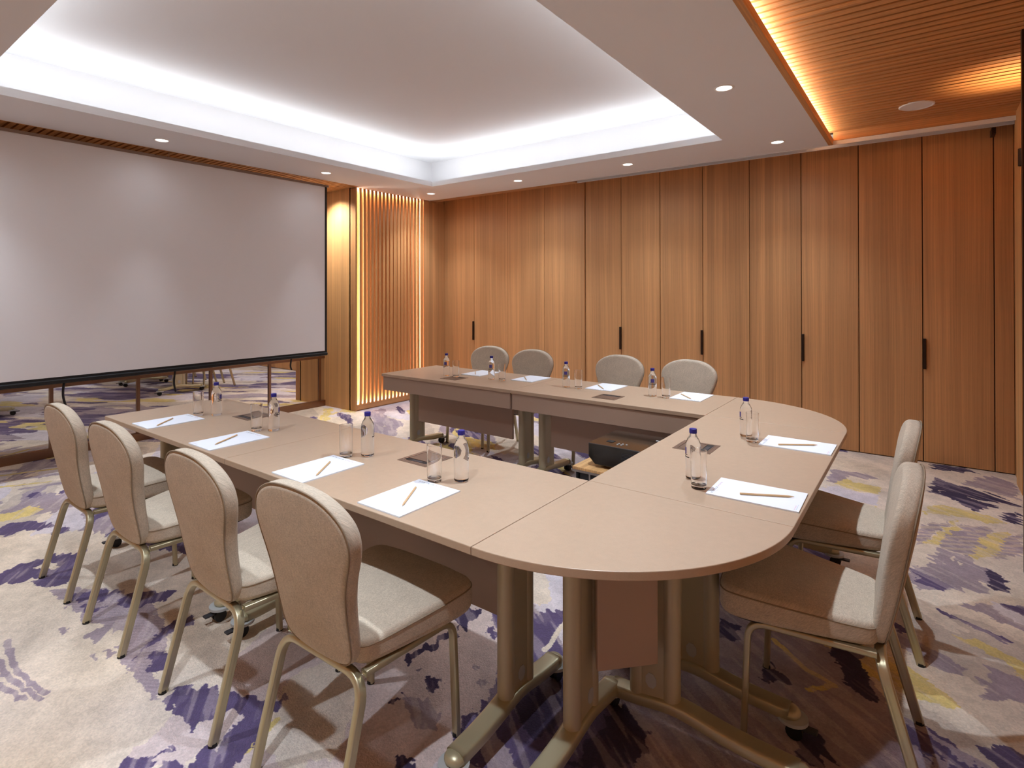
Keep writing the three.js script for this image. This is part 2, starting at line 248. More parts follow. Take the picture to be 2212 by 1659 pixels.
    // free pattern elsewhere: long brushed patches
    const ax = wx * 0.85 + wz * 0.5, az = wz * 0.85 - wx * 0.5;
    let c = 0; const n1 = fbm(ax * 0.9 + 3, az * 2.1 + 7, 3), n2 = fbm(ax * 1.2 + 31, az * 3.2 + 17, 3), n3 = fbm(ax * 1.0 + 61, az * 2.6 + 44, 2), n4 = fbm(ax * 2.2 + 5, az * 6 + 91, 2);
    if (n3 > 0.54) c = 1; if (n3 < 0.36) c = 6; if (n1 > 0.61) c = 2; if (n1 > 0.66) c = 3; if (n2 > 0.675) c = 5; if (n4 > 0.7) c = 3; if (n2 < 0.31) c = 2;
    const gi = Math.min(GN - 1, Math.max(0, Math.floor((x - FX0) / (FX1 - FX0) * GN))), gj = Math.min(GN - 1, Math.max(0, Math.floor((z - FZ0) / (FZ1 - FZ0) * GN)));
    let stripe = 0;
    for (const p of grid[gj * GN + gi]) {
      if (wx < p.bb[0] || wx > p.bb[1] || wz < p.bb[2] || wz > p.bb[3]) continue;
      if (p.w ? near(p.pts, x + (wx - x) * 0.25, z + (wz - z) * 0.25) < p.w : inside(p.pts, wx, wz)) { c = p.c; stripe = p.st || 0; }
    }
    let [r, g, b] = cols[c];
    if (c >= 2 && c !== 7 && c !== 6) { const q = fbm(ac * 42 + 7, al * 4.5 + 3, 2), k = q > 0.62 ? 0.42 : q > 0.52 ? 0.14 : 0; r += (205 - r) * k; g += (190 - g) * k; b += (184 - b) * k; }
    if (stripe === 1) { if (Math.sin((x * 0.8 + z * 1.1) * 230) > 0.1) { r = 168; g = 152; b = 160; } }
    if (stripe === 2) { if (Math.sin((x * 0.45 + z * 1.0 + vn(x * 8, z * 8) * 0.05) * 95) > 0.15 && vn(x * 22, z * 22) > 0.28) { r = 190; g = 172; b = 160; } }
    const brush = (fbm(al * 2.2 + 9, ac * 7, 3) - 0.5) * 0.2;
    const m = 1 + brush + (fbm(x * 3, z * 3, 3) - 0.5) * 0.14 + (vn(x * 26 + 8, z * 26) - 0.5) * 0.07 + (vn(x * 170, z * 170) - 0.5) * 0.1 + (rnd() - 0.5) * 0.07;
    const hue = (vn(x * 2.3 + 70, z * 2.3) - 0.5) * 0.06;
    return [clamp(r * (m + hue * 0.5)), clamp(g * m), clamp(b * (m - hue))];
  }, true);
}
const carpetMap = carpetTexture(); carpetMap.wrapS = carpetMap.wrapT = THREE.ClampToEdgeWrapping;
const pile = tex(512, 512, (x, y) => { const v = 128 + (vn(x / 2, y / 2) - 0.5) * 150 + (vn(x / 7, y / 7) - 0.5) * 60; return [clamp(v), clamp(v), clamp(v)]; }, false, [9, 9]);
const carpet = new THREE.MeshStandardMaterial({ map: carpetMap, bumpMap: pile, bumpScale: 0.004, roughness: 1, name: 'carpet' });

// ---------------------------------------------------------------- room
const HC = 2.784, ZD = -6.12, XC = -5.614, XM = -6.257;      // soffit height, door plane, column face, mirror plane
const TX0 = -4.834, TX1 = -1.381, TZ0 = -5.03, TZ1 = -0.80;   // tray opening
const WX = -0.68, XR = 0.57, ZF = 0.40, ZS = -5.786;          // wood ceiling edge, right wall, front wall, soffit end
{
  const g = new THREE.PlaneGeometry(FX1 - FX0, FZ1 - FZ0).rotateX(-Math.PI / 2).translate((FX0 + FX1) / 2, 0, (FZ0 + FZ1) / 2);
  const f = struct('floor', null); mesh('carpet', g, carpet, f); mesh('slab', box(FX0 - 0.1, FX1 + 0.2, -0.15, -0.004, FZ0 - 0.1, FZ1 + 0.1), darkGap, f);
}
{ // painted ceiling: soffit ring, cove lip and wall, tray
  const c = struct('ceiling', null), hT = 3.2, cv = 0.4, th = 0.04;
  const s = []; const ring = (x0, x1, z0, z1) => s.push(box(x0, x1, HC, HC + th, z0, z1));
  ring(-5.55, TX0, ZS, ZF + 0.05); ring(-5.72, -5.55, ZS, -4.478); ring(TX1, WX, ZS, ZF + 0.05); ring(TX0, TX1, ZS, TZ0); ring(TX0, TX1, TZ1, ZF + 0.05);
  mesh('soffit', merge(s), paint, c);
  const l = []; l.push(box(TX0 - 0.02, TX0, HC + th, HC + 0.057, TZ0 - 0.02, TZ1 + 0.02), box(TX1, TX1 + 0.02, HC + th, HC + 0.057, TZ0 - 0.02, TZ1 + 0.02), box(TX0, TX1, HC + th, HC + 0.057, TZ0 - 0.02, TZ0), box(TX0, TX1, HC + th, HC + 0.057, TZ1, TZ1 + 0.02));
  mesh('cove_lip', merge(l), paint, c);
  const w = []; w.push(box(TX0 - cv - 0.05, TX0 - cv, HC + th, hT, TZ0 - cv, TZ1 + cv), box(TX1 + cv, TX1 + cv + 0.05, HC + th, hT, TZ0 - cv, TZ1 + cv), box(TX0 - cv, TX1 + cv, HC + th, hT, TZ0 - cv - 0.05, TZ0 - cv), box(TX0 - cv, TX1 + cv, HC + th, hT, TZ1 + cv, TZ1 + cv + 0.05));
  mesh('cove_wall', merge(w), paint, c);
  mesh('tray', box(TX0 - cv - 0.05, TX1 + cv + 0.05, hT, hT + 0.05, TZ0 - cv - 0.05, TZ1 + cv + 0.05), paint, c);
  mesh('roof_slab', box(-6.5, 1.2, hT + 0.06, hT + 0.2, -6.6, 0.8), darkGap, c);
  // LED strips lying on the cove ledge, with area lights just above them
  const mx = (TX0 + TX1) / 2, mz = (TZ0 + TZ1) / 2, lx = TX1 - TX0 + 0.04, lz = TZ1 - TZ0 + 0.04;
  for (const [x, z, a, b, w] of [[TX0 - 0.045, mz, 0.03, lz, 'side toward the screen'], [TX1 + 0.045, mz, 0.03, lz, 'side toward the slatted ceiling'], [mx, TZ0 - 0.045, lx, 0.03, 'side toward the doors'], [mx, TZ1 + 0.045, lx, 0.03, 'side opposite the doors']]) {
    const t = thing('led_strip', 'white LED strip on the ceiling tray ledge, ' + w, 'light strip', [x, HC + th, z], 0, 'LED strips of the ceiling tray');
    mesh('strip', box(-a / 2, a / 2, 0, 0.01, -b / 2, b / 2), coveGlow, t);
    const r = new THREE.RectAreaLight(new THREE.Color().setRGB(...LIGHT.coveColor), LIGHT.cove, a, b); r.rotation.x = Math.PI / 2; r.position.y = 0.014; t.add(r);
  }
}
{ // lowered strip along the doors, slot behind the soffit
  const p = struct('trim_1', null);
  mesh('header', metric(box(-5.62, XR, HC + 0.058, HC + 0.09, -6.16, -5.95), 0, 0, 'x'), wood, p);
  mesh('header', metric(box(-5.62, -3.31, HC, HC + 0.05, -5.95, ZS), 0, 0, 'x'), wood, p);
  mesh('slot_back', box(-3.31, XR, HC + 0.001, HC + 0.16, -5.949, -5.935), paint, p);
  mesh('track_end', box(0.425, 0.452, HC - 0.05, HC - 0.001, -6.1, -5.96), bronze, p);
  mesh('slot_top', box(-3.31, XR, HC + 0.15, HC + 0.17, -5.95, ZS), paint, p);
  mesh('edge_bead', box(-5.62, XR, HC - 0.006, HC + 0.03, ZS, ZS + 0.008), paint, p);
}
// slatted timber ceiling beside the soffit
const HW = 2.89;
{
  const c = struct('ceiling_slatted', null);
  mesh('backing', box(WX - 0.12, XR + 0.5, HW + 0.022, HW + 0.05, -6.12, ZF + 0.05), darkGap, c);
  mesh('edge_board', metric(box(WX, WX + 0.035, HC - 0.004, HC + 0.05, ZS, ZF), 0, 0, 'z'), woodWarm, c);
  mesh('cove_wall', box(WX - 0.14, WX - 0.12, HC + 0.04, HW + 0.022, ZS, ZF), paint, c);
  const v = [0, 1, 2, 3].map(k => metric(box(WX - 0.12, XR + 0.3, 0, 0.02, -0.0255, 0.0255), k * 0.31, k * 0.3 + 0.9, 'x'));
  let k = 0;
  for (let z = ZS + 0.03; z < ZF - 0.02; z += 0.0715) { const m = mesh('slat', v[Math.floor(rnd() * 4)], woodWarm, c); m.position.set(0, HW + (rnd() - 0.5) * 0.002, z); k++; }
  mesh('end_board', metric(box(WX + 0.035, XR + 0.02, HC + 0.035, HW + 0.02, ZS - 0.02, ZS), 0, 0, 'x'), woodWarm, c);
  const t = thing('led_strip', 'warm LED strip hidden above the edge board of the slatted timber ceiling', 'light strip', [WX - 0.05, HC + 0.04, (ZS + ZF) / 2 - 0.02]);
  const L = ZF - ZS - 0.15; mesh('strip', box(-0.012, 0.012, 0, 0.01, -L / 2, L / 2), woodGlow, t);
  const r = new THREE.RectAreaLight(new THREE.Color().setRGB(...LIGHT.woodColor), LIGHT.woodCove, 0.024, L); r.rotation.x = Math.PI / 2; r.position.y = 0.014; t.add(r);
}
{ // walls
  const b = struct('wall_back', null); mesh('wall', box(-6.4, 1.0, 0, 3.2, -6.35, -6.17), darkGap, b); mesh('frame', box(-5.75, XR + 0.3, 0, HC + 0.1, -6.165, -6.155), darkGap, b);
  const r = struct('wall_right', null);
  mesh('wall', metric(box(XR, XR + 0.15, 0, HW + 0.05, -6.2, -4.04)), wood, r);
  mesh('pilaster', metric(box(0.552, XR + 0.05, 0, HC + 0.06, -5.86, -5.55)), woodLight, r);  // paler timber colour here stands in for light washing the strip
  mesh('wall', metric(box(0.44, 0.6, 0, HW + 0.05, -4.04, ZF + 0.1)), wood, r);
  mesh('jamb', box(0.405, 0.44, 0, HC + 0.06, -4.04, -3.99), bronze, r);
  const f = struct('wall_front', null); mesh('wall', metric(box(-6.4, 0.7, 0, 3.2, ZF, ZF + 0.15)), wood, f);
  const l = struct('wall_left', null);
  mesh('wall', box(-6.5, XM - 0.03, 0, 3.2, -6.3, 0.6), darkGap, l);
  mesh('column_side', metric(box(XM, XC - 0.1, 0, HC + 0.05, -4.56, -4.478), 0.2), woodPale, l);
  mesh('column_stile', metric(box(-5.735, XC, 0, HC + 0.05, -4.50, -4.478), 0.6), wood, l);
  mesh('corner_panel', metric(box(XC - 0.04, XC, 0.0, HC - 0.02, -6.13, -5.672), 0.9), wood, l);
  mesh('corner_cap', metric(box(XC - 0.05, XC - 0.004, HC - 0.02, HC + 0.3, -6.13, -5.672)), wood, l);
  mesh('front_return', metric(box(XM, XC, 0, HC + 0.05, -0.36, ZF)), wood, l);
  mesh('niche_ceiling', box(XM - 0.03, -5.55, HC + 0.12, HC + 0.14, -4.56, -0.3), paint, l);
}
{ // timber grille in the ceiling above the screen
  const g = thing('ceiling_grille', 'timber slat grille in the ceiling above the projection screen', 'grille', [0, HC, 0]);
  mesh('edge_strip', metric(box(-5.552, -5.545, -0.002, 0.05, -4.478, -0.36), 0, 0, 'z'), woodWarm, g);
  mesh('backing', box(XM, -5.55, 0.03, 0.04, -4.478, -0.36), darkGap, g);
  const v = [0, 1, 2].map(k => metric(box(XM + 0.02, -5.552, 0, 0.028, -0.019, 0.019), k * 0.27, k * 0.4, 'x'));
  for (let i = 0, z = -4.45; z < -0.4; z += 0.0555, i++) { const m = mesh('slat', v[i % 3], woodWarm, g); m.position.z = z; }
}
{ // door leaves along the back wall
  const lines = [-5.614, -5.05, -4.4675, -3.885, -3.302, -2.83, -2.361, -1.891, -1.423, -0.953, -0.485, -0.018, 0.448, 0.57];
  const handleAt = { '-5.05': 1, '-2.83': 1, '-1.891': 1, '-0.953': 0, '-0.018': 0 };   // 1: on the leaf left of the joint
  const hg = rbox(0.022, 0.262, 0.026, 0.004, 0, 0, 0, 1);
  for (let i = 0; i < lines.length - 1; i++) {
    const x0 = lines[i], x1 = lines[i + 1], zf = x1 < -3.2 ? ZD + 0.018 : ZD, gap = (i === 1 || i === 2) ? 0.001 : 0.0032;
    const d = struct('door_' + (i + 1), null); d.position.set((x0 + x1) / 2, 0, zf);
    const w = x1 - x0 - 2 * gap, hh = HC + 0.05;
    mesh('leaf', metric(rbox(w, hh - 0.008, 0.03, 0.0022, 0, hh / 2 + 0.004, -0.0165, 1), rnd() * 1.2 + 0.1 * i, rnd() * 0.1 + 0.02), wood, d);
    for (const [k, side] of Object.entries(handleAt)) {
      const hx = +k; if (side === 1 && Math.abs(x1 - hx) < 0.01) { const h = mesh('handle', hg, bronze, d); h.position.set(hx - 0.009 - (x0 + x1) / 2, 0.938, 0.008); }
      if (side === 0 && Math.abs(x0 - hx) < 0.01) { const h = mesh('handle', hg, bronze, d); h.position.set(hx + 0.012 - (x0 + x1) / 2, 0.938, 0.008); }
    }
  }
}
{ // slatted, back-lit column
  const z0 = -4.502, z1 = -5.672, g = thing('slatted_column', 'tall slatted timber panel lit from behind beside the projection screen', 'wall panel', [XC, 0, 0]);
  mesh('backing', metric(box(-0.075, -0.06, 0.0, HC, z1, z0), 0.1), woodWarm, g);
  mesh('plinth', metric(box(-0.06, 0, 0.012, 0.075, z1, z0), 0, 0, 'z'), wood, g);
  mesh('kick_board', metric(box(-0.06, -0.014, 0, 0.012, z1, z0), 0, 0, 'z'), wood, g);
  mesh('side_stile', metric(box(-0.06, 0, 0.075, HC, z0, z0 + 0.002), 0.4), wood, g);
  const n = 18, pitch = (z0 - z1) / (n + 0.45), v = [0, 1, 2, 3].map(k => metric(rbox(0.015, HC - 0.075, 0.037, 0.003, 0, (HC + 0.075) / 2, 0, 1), k * 0.23, k * 0.05));
  for (let i = 0; i < n; i++) { const m = mesh('slat', v[i % 4], woodWarm, g); m.position.set(-0.009, 0, z0 - 0.012 - pitch * (i + 0.72)); }
  const lh = HC - 0.14;
  const led = (y, z, w, h, rot, name) => {
    mesh('led_strip', name === 'v' ? box(-0.055, -0.03, y - h / 2, y + h / 2, z - 0.003, z + 0.003) : box(-0.055, -0.03, y - 0.003, y + 0.003, z - w / 2, z + w / 2), warmGlow, g);
    const r = new THREE.RectAreaLight(new THREE.Color().setRGB(...LIGHT.warm), LIGHT.slat, name === 'v' ? 0.025 : w, name === 'v' ? h : 0.025);
    r.position.set(-0.0425, y, z); rot(r); g.add(r);
  };
  const zm = (z0 + z1) / 2, yc = (HC + 0.075) / 2;
  led(yc, z0 - 0.006, 0, lh, (r) => { r.position.z -= 0.005; r.rotation.y = 0; }, 'v');
  led(yc, z1 + 0.006, 0, lh, (r) => { r.position.z += 0.005; r.rotation.y = Math.PI; }, 'v');
  led(HC - 0.006, zm, z0 - z1 - 0.05, 0, (r) => { r.position.y -= 0.005; r.rotation.set(-Math.PI / 2, 0, 0); r.rotation.order = 'YXZ'; r.rotation.y = Math.PI / 2; }, 'h');
  led(0.082, zm, z0 - z1 - 0.05, 0, (r) => { r.position.y += 0.005; r.rotation.order = 'YXZ'; r.rotation.set(Math.PI / 2, Math.PI / 2, 0); }, 'h');
}
{ // mirror wall behind the screen
  const g = thing('mirror_wall', 'mirror panelled wall with copper frame strips below the projection screen', 'mirror', [XM, 0, 0]);
  const zs = [-0.36, -0.883, -1.586, -2.289, -3.008, -3.706, -4.407, -4.478];
  for (let i = 0; i < zs.length - 1; i++) for (const [a, b] of [[0.075, 0.62], [0.65, HC]]) mesh('pane', box(-0.006, 0, a, b, zs[i + 1], zs[i]), mirror, g);
  for (const z of zs.slice(1, -1)) mesh('post', box(-0.004, 0.016, 0.075, HC, z - 0.014, z + 0.014), copper, g);
  mesh('bottom_rail', box(-0.006, 0.03, 0, 0.075, -4.478, -0.36), copper, g);
  mesh('middle_rail', box(-0.006, 0.018, 0.62, 0.65, -4.478, -0.36), copper, g);
}
{ // projection screen
  const g = thing('projection_screen', 'large white projection screen with black border hanging in front of the mirror wall', 'screen', [-5.567, 0, 0]);
  const z0 = -4.024, z1 = -0.55, y0 = 0.747, y1 = 2.722;
  mesh('cloth', box(-0.004, 0, y0 + 0.05, y1, z0 + 0.03, z1 - 0.03), screenCloth, g);
  mesh('border', box(-0.005, 0.001, y0 + 0.03, y1, z0, z0 + 0.03), black, g); mesh('border', box(-0.005, 0.001, y0 + 0.03, y1, z1 - 0.03, z1), black, g);
  mesh('border', box(-0.005, 0.001, y0 + 0.03, y0 + 0.05, z0 + 0.03, z1 - 0.03), black, g);
  mesh('weight_bar', rbox(0.03, 0.036, z1 - z0 + 0.01, 0.012, 0, y0 + 0.014, (z0 + z1) / 2), black, g);
  mesh('top_bar', metric(box(-0.03, 0.008, y1 - 0.012, y1 + 0.012, z0 - 0.02, z1 + 0.02), 0, 0, 'z'), new THREE.MeshStandardMaterial({ color: 0x8a7263, roughness: 0.6 }), g);
  for (const z of [-3.7, -2.3, -0.9]) mesh('hanger', box(-0.022, -0.019, y1 + 0.01, HC + 0.03, z - 0.0015, z + 0.0015), steel, g);
  for (const [z, len] of [[-1.505, 0.2], [-2.357, 0.21], [-3.571, 0.14]]) {
    const pts = Array.from({ length: 9 }, (_, i) => new THREE.Vector3(-0.02 + 0.012 * Math.sin(i * 0.7), y0 + 0.01 - len * i / 8, z + 0.012 * Math.sin(i * 0.5)));
    mesh('strap', new THREE.TubeGeometry(new THREE.CatmullRomCurve3(pts), 16, 0.009, 8), black, g);
  }
}
// ---------------------------------------------------------------- lamps
{
  const ringG = new THREE.LatheGeometry([[0.047, 0.012], [0.047, -0.003], [0.053, -0.006], [0.062, -0.004], [0.064, 0.001]].map(p => new THREE.Vector2(...p)), 28);
  const lensG = new THREE.CylinderGeometry(0.047, 0.047, 0.004, 24).translate(0, 0.0, 0);
  const trim = new THREE.MeshStandardMaterial({ color: 0xf4f0ec, roughness: 0.5 });
  const spots = [[-5.19, -2.08, 'in front of the middle of the projection screen', 0.4, 0.42], [-5.19, -3.74, 'in front of the screen edge next to the slatted column', 0.4, 0.42], [-5.19, -5.38, 'in the corner beside the slatted column and the doors', 0.75],
    [-3.785, -5.38, 'along the doors, second from the slatted column', 0.8], [-2.413, -5.38, 'along the doors, third from the slatted column', 0.55], [-1.02, -5.38, 'where doors and slatted timber ceiling meet', 0.5],
    [-1.02, -3.745, 'beside the slatted timber ceiling, second from the doors'], [-1.02, -2.085, 'beside the slatted timber ceiling, third from the doors'], [-1.02, -0.43, 'opposite the doors beside the slatted timber ceiling'],
    [-2.413, -0.43, 'opposite the doors, second from the slatted timber ceiling', 0.7], [-3.785, -0.43, 'opposite the doors, third from the slatted timber ceiling', 0.7], [-5.19, -0.43, 'in the corner between screen wall and front wall']];
  for (const [x, z, k, level = 1, beam = 0.88] of spots) {   // level and beam tuned lamp by lamp, narrower beams in front of the screen
    const t = thing('downlight', 'round white downlight ' + k, 'ceiling light', [x, HC, z], 0, 'downlights of the ceiling soffit');
    mesh('trim_ring', ringG, trim, t); mesh('lens', lensG, lensGlow, t);
    const s = new THREE.SpotLight(new THREE.Color().setRGB(...LIGHT.downColor), LIGHT.down * level, 0, beam, 1, 2);
    s.position.set(0, -0.012, 0); s.target.position.set(0, -3, 0); s.castShadow = true; s.shadow.radius = 1.0; s.shadow.mapSize.set(1024, 1024); t.add(s); t.add(s.target);
    const w = new THREE.SpotLight(new THREE.Color().setRGB(...LIGHT.downColor), LIGHT.spill * level * (beam < 0.5 ? 0.3 : 1), 0, 1.45, 1, 2); w.position.set(0, -0.012, 0); w.target = s.target; w.castShadow = true; w.shadow.radius = 2.3; t.add(w);
  }
  // niche downlight that washes the side of the column
  const t = thing('downlight', 'recessed downlight in the timber grille behind the projection screen', 'ceiling light', [-5.93, HC, -4.22]);
  mesh('trim_ring', ringG, trim, t); mesh('lens', lensG, lensGlow, t);
  const s = new THREE.SpotLight(new THREE.Color().setRGB(1, 0.93, 0.82), 7.5, 0, 1.15, 0.8, 2); s.position.set(0, -0.012, 0); s.target.position.set(0, -3, 0); s.castShadow = true; s.shadow.radius = 2; t.add(s); t.add(s.target);
  // wall lamp throwing light up onto the slatted ceiling
  const w = thing('wall_lamp', 'small bronze up-light on the right timber wall below the slatted ceiling', 'wall lamp', [XR, 2.35, -4.95]);
  mesh('bracket', rbox(0.02, 0.1, 0.06, 0.004, -0.01, 0, 0), bronze, w);
  mesh('shade', new THREE.LatheGeometry([[0.028, -0.06], [0.034, -0.06], [0.034, 0.05], [0.03, 0.05], [0.03, 0.03]].map(p => new THREE.Vector2(...p)), 20).translate(-0.056, 0, 0), bronze, w);
  mesh('lens', new THREE.CylinderGeometry(0.029, 0.029, 0.004, 20).translate(-0.056, 0.03, 0), warmGlow, w);
  const u = new THREE.SpotLight(new THREE.Color().setRGB(1, 0.66, 0.36), 2.2, 0, 0.8, 0.8, 2); u.position.set(-0.056, 0.04, 0); u.target.position.set(-0.25, 3, 0); u.castShadow = true; u.shadow.radius = 1.5; w.add(u); w.add(u.target);
  // ceiling loudspeaker
  const sp = thing('ceiling_speaker', 'round white loudspeaker grille set in the slatted timber ceiling', 'speaker', [-0.047, HW, -5.33]);
  mesh('rim', new THREE.LatheGeometry([[0.098, 0.01], [0.098, -0.004], [0.104, -0.008], [0.112, -0.004], [0.113, 0.004]].map(p => new THREE.Vector2(...p)), 36), paint, sp);
  mesh('grille', new THREE.CylinderGeometry(0.099, 0.099, 0.006, 36), paint, sp);
}

// ---------------------------------------------------------------- tables
const TH = 0.75, TB = 0.7085;
const topShape = (pts, bevel = 0.0025) => { const s = new THREE.Shape(pts.map(p => new THREE.Vector2(...p))); return new THREE.ExtrudeGeometry(s, { depth: 0.025 - 2 * bevel, bevelEnabled: true, bevelSize: bevel, bevelThickness: bevel, bevelSegments: 2, bevelOffset: -bevel, curveSegments: 4 }).rotateX(Math.PI / 2).translate(0, TH - bevel, 0); };
const postG = (() => { // two round tubes joined by a thinner flat panel
  const tube = (z) => new THREE.CylinderGeometry(0.029, 0.029, 0.63, 20).translate(0, 0.41, z);
  return merge([tube(0.058), tube(-0.058), box(-0.021, 0.021, 0.095, 0.725, -0.058, 0.058)]);
})();
const footProf = (() => { const p = []; for (let i = 0; i < 16; i++) { const a = i / 16 * 2 * Math.PI, c = Math.cos(a), s = Math.sin(a); p.push([Math.sign(c) * Math.pow(Math.abs(c), 0.48) * 0.034, Math.sign(s) * Math.pow(Math.abs(s), 0.5) * 0.021]); } return p; })();
function footG(za, zb) { // arm along z, arched in the middle
  const pts = []; const n = 22; for (let i = 0; i <= n; i++) { const z = za + (zb - za) * i / n; pts.push(new THREE.Vector3(0, 0.085 + 0.022 * Math.exp(-Math.pow(z / 0.13, 2)) - 0.006 * Math.abs(z) / 0.3, z)); }
  const g = sweep(pts, new THREE.Vector3(1, 0, 0), footProf);
  const e = (p) => new THREE.SphereGeometry(1, 14, 10).scale(0.035, 0.021, 0.033).translate(p.x, p.y, p.z);
  return merge([g, e(pts[0]), e(pts[n])]);
}
const plateG = new THREE.CylinderGeometry(0.048, 0.048, 0.011, 24);
const wheelG = merge([new THREE.CylinderGeometry(0.026, 0.026, 0.014, 16).rotateZ(Math.PI / 2).translate(-0.013, 0, 0), new THREE.CylinderGeometry(0.026, 0.026, 0.014, 16).rotateZ(Math.PI / 2).translate(0.013, 0, 0)]);
const forkG = merge([rbox(0.014, 0.05, 0.02, 0.003, 0, 0.012, 0, 1), new THREE.CylinderGeometry(0.012, 0.012, 0.03, 10).rotateZ(Math.PI / 2)]);
const lockG = rbox(0.03, 0.008, 0.045, 0.003, 0, 0, 0, 1);
const badgeG = new THREE.CylinderGeometry(0.02, 0.02, 0.004, 8).rotateZ(Math.PI / 2).rotateX(Math.PI / 8).scale(1, 1.3, 1);
function caster(parent, x, z, out) {
  const g = new THREE.Group(); g.name = 'caster'; g.position.set(x, 0, z); parent.add(g); g.rotation.y = out;
  mesh('mount_plate', plateG, grey, g).position.y = 0.062; mesh('wheel', wheelG, black, g).position.set(0, 0.027, 0.008); mesh('fork', forkG, greyDark, g).position.set(0, 0.03, 0.008);
  mesh('brake_pedal', lockG, greyDark, g).position.set(0, 0.042, 0.052);
}
function leg(t, x, near = 0.315, far = 0.25) {
  const p = mesh('leg', postG, postPaint, t); p.position.set(x, 0, 0);
  const f = mesh('foot', footG(-far, near), goldFoot, t); f.position.set(x, 0, 0);
  caster(t, x, near + 0.006, 0); caster(t, x, -far - 0.006, Math.PI);
  for (const s of [-1, 1]) { const b = mesh('end_cap', badgeG, grey, p); b.position.set(s * 0.021, 0.17, -0.005); }
}
function socket(x, z, turn, label) {
  const g = thing('socket_box', label, 'socket box', [x, TH, z], turn, 'socket boxes in the tables');
  const a = 0.085, w = 0.017, ring = (o, n, h) => merge([box(-o, o, 0.0002, h, -o, -n), box(-o, o, 0.0002, h, n, o), box(-o, -n, 0.0002, h, -n, n), box(n, o, 0.0002, h, -n, n)]);
  mesh('frame', ring(a, a - w, 0.0016), bronzeLid, g); mesh('inset', box(-a + w, a - w, 0.0002, 0.0007, -a + w, a - w), black, g);
  mesh('chrome_edge', ring(a - w, a - w - 0.003, 0.003), steel, g);
  mesh('lid', box(-a + w + 0.005, a - w - 0.005, 0.0007, 0.0022, -a + w + 0.005, a - w - 0.036), bronzeLid, g);
  mesh('outlet', box(-0.03, 0.03, 0.0007, 0.0016, a - w - 0.03, a - w - 0.012), greyDark, g);
}
function straightTable(L, label, pos, turn, inset = 0.095) {
  const t = thing('meeting_table', label, 'table', pos, turn, 'tables of the horseshoe'); const hl = L / 2 - 0.0012, hd = TB / 2 - 0.0006;
  mesh('tabletop', metric(topShape([[-hl, -hd], [hl, -hd], [hl, hd], [-hl, hd]])), laminate, t);
  mesh('apron', metric(rbox(L - 0.02, 0.12, 0.018, 0.002, 0, 0.664, -hd + 0.022, 1)), laminatePanel, t);
  mesh('modesty_panel', metric(rbox(L - 0.36, 0.36, 0.018, 0.002, 0, 0.475, -0.06, 1)), laminatePanel, t);
  mesh('beam', box(-L / 2 + 0.12, L / 2 - 0.12, 0.68, 0.724, -0.03, 0.03), postPaint, t);
  leg(t, L / 2 - inset); leg(t, -L / 2 + inset); 
  return t;
}
const LX1 = -1.032, LM = -2.4375, LX0 = -3.843, ZN0 = -1.230, ZN1 = -1.9385, ZK1 = -3.381, ZK2 = -4.0895;
straightTable(LM - LX0, 'straight taupe table whose short end faces the projection screen, four-chair side away from the doors', [(LM + LX0) / 2, 0, (ZN0 + ZN1) / 2], 0);
straightTable(LX1 - LM, 'straight taupe table joined to the curved corner with the diagonal hanging panel', [(LX1 + LM) / 2, 0, (ZN0 + ZN1) / 2], 0);
straightTable(ZN1 - ZK1, 'straight taupe table between the two curved corners, projector below its inner edge', [LX1 + TB / 2, 0, (ZN1 + ZK1) / 2], Math.PI / 2, 0.147);
straightTable(1.423, 'straight taupe table along the doors with its short end near the slatted column', [LX1 - 1.423 * 1.5, 0, (ZK1 + ZK2) / 2], Math.PI);
straightTable(1.423, 'straight taupe table along the doors joined to the far curved corner', [LX1 - 1.423 * 0.5, 0, (ZK1 + ZK2) / 2], Math.PI);
socket(-3.14, -1.76, 0, 'bronze socket box flush in the straight table nearest the projection screen');
socket(-1.735, -1.76, 0, 'bronze socket box between the two place settings beside the curved corner');
socket(-0.853, -2.66, Math.PI / 2, 'bronze socket box in the end table between the two curved corners');
socket(-3.166, -3.56, Math.PI, 'bronze socket box in the table along the doors, end near the slatted column');
socket(-1.744, -3.56, Math.PI, 'bronze socket box in the table along the doors, beside the projector');
